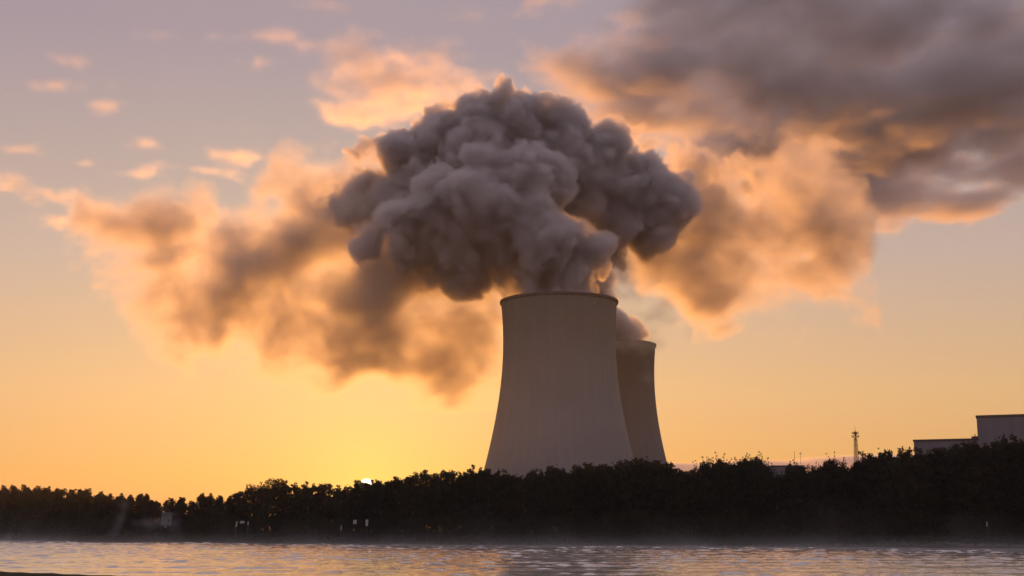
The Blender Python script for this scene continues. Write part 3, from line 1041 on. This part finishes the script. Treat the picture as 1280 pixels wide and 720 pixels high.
bm = bmesh.new()
zz = 0.0
cs = ((-1, -1), (1, -1), (1, 1), (-1, 1))
while zz < zm - 9:
    z2 = min(zm - 9, zz + 2.4)
    w0, w1 = mast_w(zz), mast_w(z2)
    for k in range(4):
        a, b = cs[k], cs[(k + 1) % 4]
        add_bar(bm, (a[0] * w0, a[1] * w0, zz), (a[0] * w1, a[1] * w1, z2), .17, .17, 5)
        add_bar(bm, (a[0] * w0, a[1] * w0, zz), (b[0] * w1, b[1] * w1, z2), .1, .1, 4)
        add_bar(bm, (b[0] * w0, b[1] * w0, zz), (a[0] * w1, a[1] * w1, z2), .1, .1, 4)
        add_bar(bm, (a[0] * w1, a[1] * w1, z2), (b[0] * w1, b[1] * w1, z2), .1, .1, 4)
    zz = z2
from_bm('lattice_shaft', bm, M_STEEL, mast)
bm = bmesh.new()
add_bar(bm, (0, 0, zm - 9.2), (0, 0, zm - 3.5), .42, .35, 8); add_bar(bm, (0, 0, zm - 3.5), (0, 0, zm), .13, .06, 6)
for zq in (zm - 6.4, zm - 4.9): add_bar(bm, (0, 0, zq - .5), (0, 0, zq + .5), .9, .9, 8)
from_bm('spire', bm, M_STEEL, mast)
for zq, rq in ((elev_z(542, Dm), 2.2), (elev_z(546.3, Dm), 2.5)):
    bm = bmesh.new()
    add_bar(bm, (0, 0, zq - .25), (0, 0, zq), rq, rq, 16)
    pf = from_bm('platform', bm, M_STEEL, mast)
    bm = bmesh.new()
    for k in range(10):
        a0, a1 = k * .6283, (k + 1) * .6283
        add_bar(bm, (rq * math.cos(a0), rq * math.sin(a0), zq), (rq * math.cos(a0), rq * math.sin(a0), zq + 1.1), .05, .05, 4)
        add_bar(bm, (rq * math.cos(a0), rq * math.sin(a0), zq + 1.1), (rq * math.cos(a1), rq * math.sin(a1), zq + 1.1), .05, .05, 4)
    from_bm('railing', bm, M_STEEL, pf)
    for k in range(4):
        bm = bmesh.new()
        a = k * 1.5708 + .5
        add_box(bm, (rq * 1.02 * math.cos(a), rq * 1.02 * math.sin(a), zq + .6), (.35, .35, 1.3), a, .05)
        from_bm('antenna', bm, M_STEEL, mast)

# ------------------------------------------------------------------ small pale things on the far bank
M_WHITE = simple_mat('weathered_white_paint', (.40, .385, .38), .7, .12, 1.5)
M_HUT = simple_mat('dingy_white_boards', (.19, .18, .175), .8, .15, .8)
M_DARK = simple_mat('dark_opening', (.03, .028, .028), .4, .2, 2.0)


def on_bank(px, back, dz=0.0):
    D = shore(x_at(px, 420)) + back
    D = shore(x_at(px, D)) + back
    x = x_at(px, D, 5)
    return x, D, ground_z(x, D)


x, D, z = on_bank(207.5, 15)
m_ = D / FPX
hut = tag(empty('hut', (x, D, z), R(12)), 'small pale hut with dark roof and window in the smoke on the left bank', 'hut')
w, h, base = 12.0 * m_, 13.0 * m_, elev_z(656.5, D) - z
bm = bmesh.new(); add_box(bm, (0, 0, base + h / 2), (w, 3.0, h), 0, .04); from_bm('wall', bm, M_HUT, hut)
bm = bmesh.new()
vs = [(-w * .58, -1.9, base + h), (w * .58, -1.9, base + h), (w * .58, 1.9, base + h), (-w * .58, 1.9, base + h), (-w * .42, -.5, base + h + .75), (w * .42, -.5, base + h + .75), (w * .42, .5, base + h + .75), (-w * .42, .5, base + h + .75)]
mesh_from('roof', vs, [(0, 3, 2, 1), (4, 5, 6, 7), (0, 1, 5, 4), (1, 2, 6, 5), (2, 3, 7, 6), (3, 0, 4, 7)], M_DARK, hut)
bm = bmesh.new(); add_box(bm, (w * .27, -1.52, base + h * .42), (.75, .08, .75)); wn = from_bm('window', bm, M_DARK, hut)
bm = bmesh.new(); add_box(bm, (w * .27, -1.54, base + h * .42 - .46), (.95, .16, .1)); from_bm('sill', bm, M_WHITE, wn)
bm = bmesh.new(); add_box(bm, (0, -1.5, base - .12), (w * 1.12, .5, .28)); from_bm('deck', bm, M_DARK, hut)
bm = bmesh.new()
for sx in (-.42, .42):
    for sy in (-1.2, 1.2): add_bar(bm, (w * sx, sy, -.8), (w * sx, sy, base), .14, .14, 6)
from_bm('stilts', bm, M_DARK, hut)
bm = bmesh.new(); add_box(bm, (-w * .05, -1.9, base - .55), (.6, .1, .5)); from_bm('notice_plate', bm, M_WHITE, hut)


def marker(px, py0, py1, wpx, label, cat, name, back=7.0, lean=0.0, board=None):
    """A pale post or board whose visible top and bottom are at py0 and py1."""
    x, D, z = on_bank(px, back)
    k = D / FPX
    o = tag(empty(name, (x, D, z)), label, cat)
    z0, z1 = elev_z(py1, D) - z, elev_z(py0, D) - z
    bm = bmesh.new()
    if board:
        add_box(bm, (0, 0, (z0 + z1) / 2), (wpx * k, .08, z1 - z0), 0, .02)
        b = from_bm('board', bm, M_WHITE, o)
        bm = bmesh.new(); add_bar(bm, (0, .1, -.4), (0, .1, z1 - .05), .06, .06, 8); from_bm('post', bm, M_DARK, o)
    else:
        add_bar(bm, (-lean, 0, z0), (0, 0, z1), wpx * k / 2, wpx * k / 2 * .8, 10)
        from_bm('post', bm, M_WHITE, o)
        bm = bmesh.new(); add_bar(bm, (-lean, 0, -.4), (-lean, 0, z0 + .02), wpx * k / 2 * .7, wpx * k / 2 * .7, 8); from_bm('base', bm, M_DARK, o)
        bm = bmesh.new(); add_bar(bm, (0, 0, z1), (0, 0, z1 + .12), wpx * k / 2 * .95, wpx * k / 2 * .5, 10); from_bm('cap', bm, M_STEEL, o)
    return o


marker(296, 652.0, 658.5, 2.4, 'pale leaning post left of the small level sign board', 'post', 'marker_post', lean=.25)
marker(302.5, 651.2, 654.4, 5.5, 'small level pale sign board between two pale posts', 'sign', 'sign_board', board=True)
marker(310, 652.0, 656.3, 2.0, 'short pale post right of the small level sign board', 'post', 'marker_post')
marker(443.5, 650.0, 655.0, 4.2, 'small square pale sign board on the bank below the sun', 'sign', 'sign_board', board=True)
marker(458.5, 649.5, 657.5, 3.2, 'tall narrow pale sign board straight below the sun', 'sign', 'sign_board', board=True)
marker(426.5, 657.0, 662.5, 1.5, 'thin dim post low on the bank, left of the sign boards', 'post', 'marker_post', back=4.5)
marker(1234, 651.5, 657.8, 2.0, 'lone pale post under the tall trees near the right edge', 'post', 'marker_post')

# stones at the water's edge
M_STONE = simple_mat('river_stone', (.08, .075, .07), .9, .35, 1.2, .5)
rs = random.Random(5)
bm = bmesh.new()
for i in range(900):
    px = rs.uniform(-10, 1300) if i % 3 else rs.uniform(1040, 1300)
    x, D, z = on_bank(px, rs.uniform(-1.0, 2.6))
    s = rs.uniform(.15, .5) * (1.4 if px > 1180 else 1)
    r = bmesh.ops.create_icosphere(bm, subdivisions=1, radius=s, matrix=Matrix.Translation((x, D, max(z, -.1) + s * .2)) @ Matrix.Rotation(rs.uniform(0, 6), 4, 'Z') @ Matrix.Diagonal((1.3, 1, .65, 1)))
    for v in r['verts']: v.co += Vector((rs.uniform(-1, 1), rs.uniform(-1, 1), rs.uniform(-1, 1))) * s * .16
tag(from_bm('riprap', bm, M_STONE), 'grey loose stones lining the far water edge', 'stones', kind='stuff')

# ------------------------------------------------------------------ mist on the river and smoke at the hut
M_MIST = volume_mat('mist', (.95, .93, .95), .25)


def mist_field(p):
    x, y, z = p.sep()
    s = y + x * .62 - 366.0
    band = s.ramp(-75, -8, 0, 1) * s.ramp(22, 4, 0, 1)
    n = p.vmul((1, 1, 1.6)).noise(1 / 26.0, 4.0, .6).ramp(.36, .68, 0, 1)
    layer = (z * -.7).exp() * .011 * (n * .8 + .25)
    puff = p.vmul((1, .8, .42)).noise(1 / 13.0, 4.0, .6).ramp(.50, .74, 0, 1) * (z * -.2).exp() * .006
    return (layer + puff) * band


tag(volume_object('mist', mist_field, (-300, 255, -.5), (190, 600, 14), (3.2, 4.0, .5), M_MIST), 'thin pale mist drifting over the far edge of the river', 'mist', kind='stuff')

SMOKE = [(at(92, 668, 500), 5.5, (1.1, 1, 1)), (at(88, 655, 500), 5, (1, 1, 1.2)), (at(97, 640, 500), 5, (.9, 1, 1.3)), (at(104, 627, 500), 4, (.8, 1, 1.3)),
         (at(140, 668, 452), 3.2, (1, 1, 1)), (at(147, 658, 452), 4, (.8, 1, 1.3)), (at(150, 647, 452), 3.6, (.8, 1, 1.3)), (at(155, 634, 452), 3.2, (.8, 1, 1.5)),
         (at(198, 654, 446), 3.4, (1.2, 1, .9)), (at(186, 655, 446), 3.6, (1.6, 1, .8)), (at(176, 652, 446), 3.0, (1.4, 1, .8)), (at(216, 652, 446), 3.2, (1, 1, 1.1)), (at(203, 637, 446), 2.8, (.8, 1, 1.5)), (at(205, 627, 446), 2.4, (.8, 1, 1.3)),
         (at(60, 670, 500), 4, (1.4, 1, .7)), (at(20, 672, 500), 4, (2, 1, .6))]
tag(volume_object('smoke', lambda p: (blobs(p.vadd(p.noise(1 / 9., 2., .5, True).vsub((.5, .5, .5)).vmul((6, 6, 6))), SMOKE, 2.0) + (p.noise(1 / 6., 4., .6) - .5) * 7).ramp(0, -4.5, 0, .085),
                  (-235, 425, 0), (-105, 520, 24), .8, M_MIST), 'pale smoke wisps rising before the far left trees and around the hut', 'smoke', kind='stuff')

# ------------------------------------------------------------------ morning haze
M_HAZE = volume_mat('haze', (.97, .93, .90), .5, HAZE_DENSITY)
bm = bmesh.new()
add_box(bm, (0, 1500, 203), (5600, 4200, 412))
tag(from_bm('haze', bm, M_HAZE), kind='stuff')
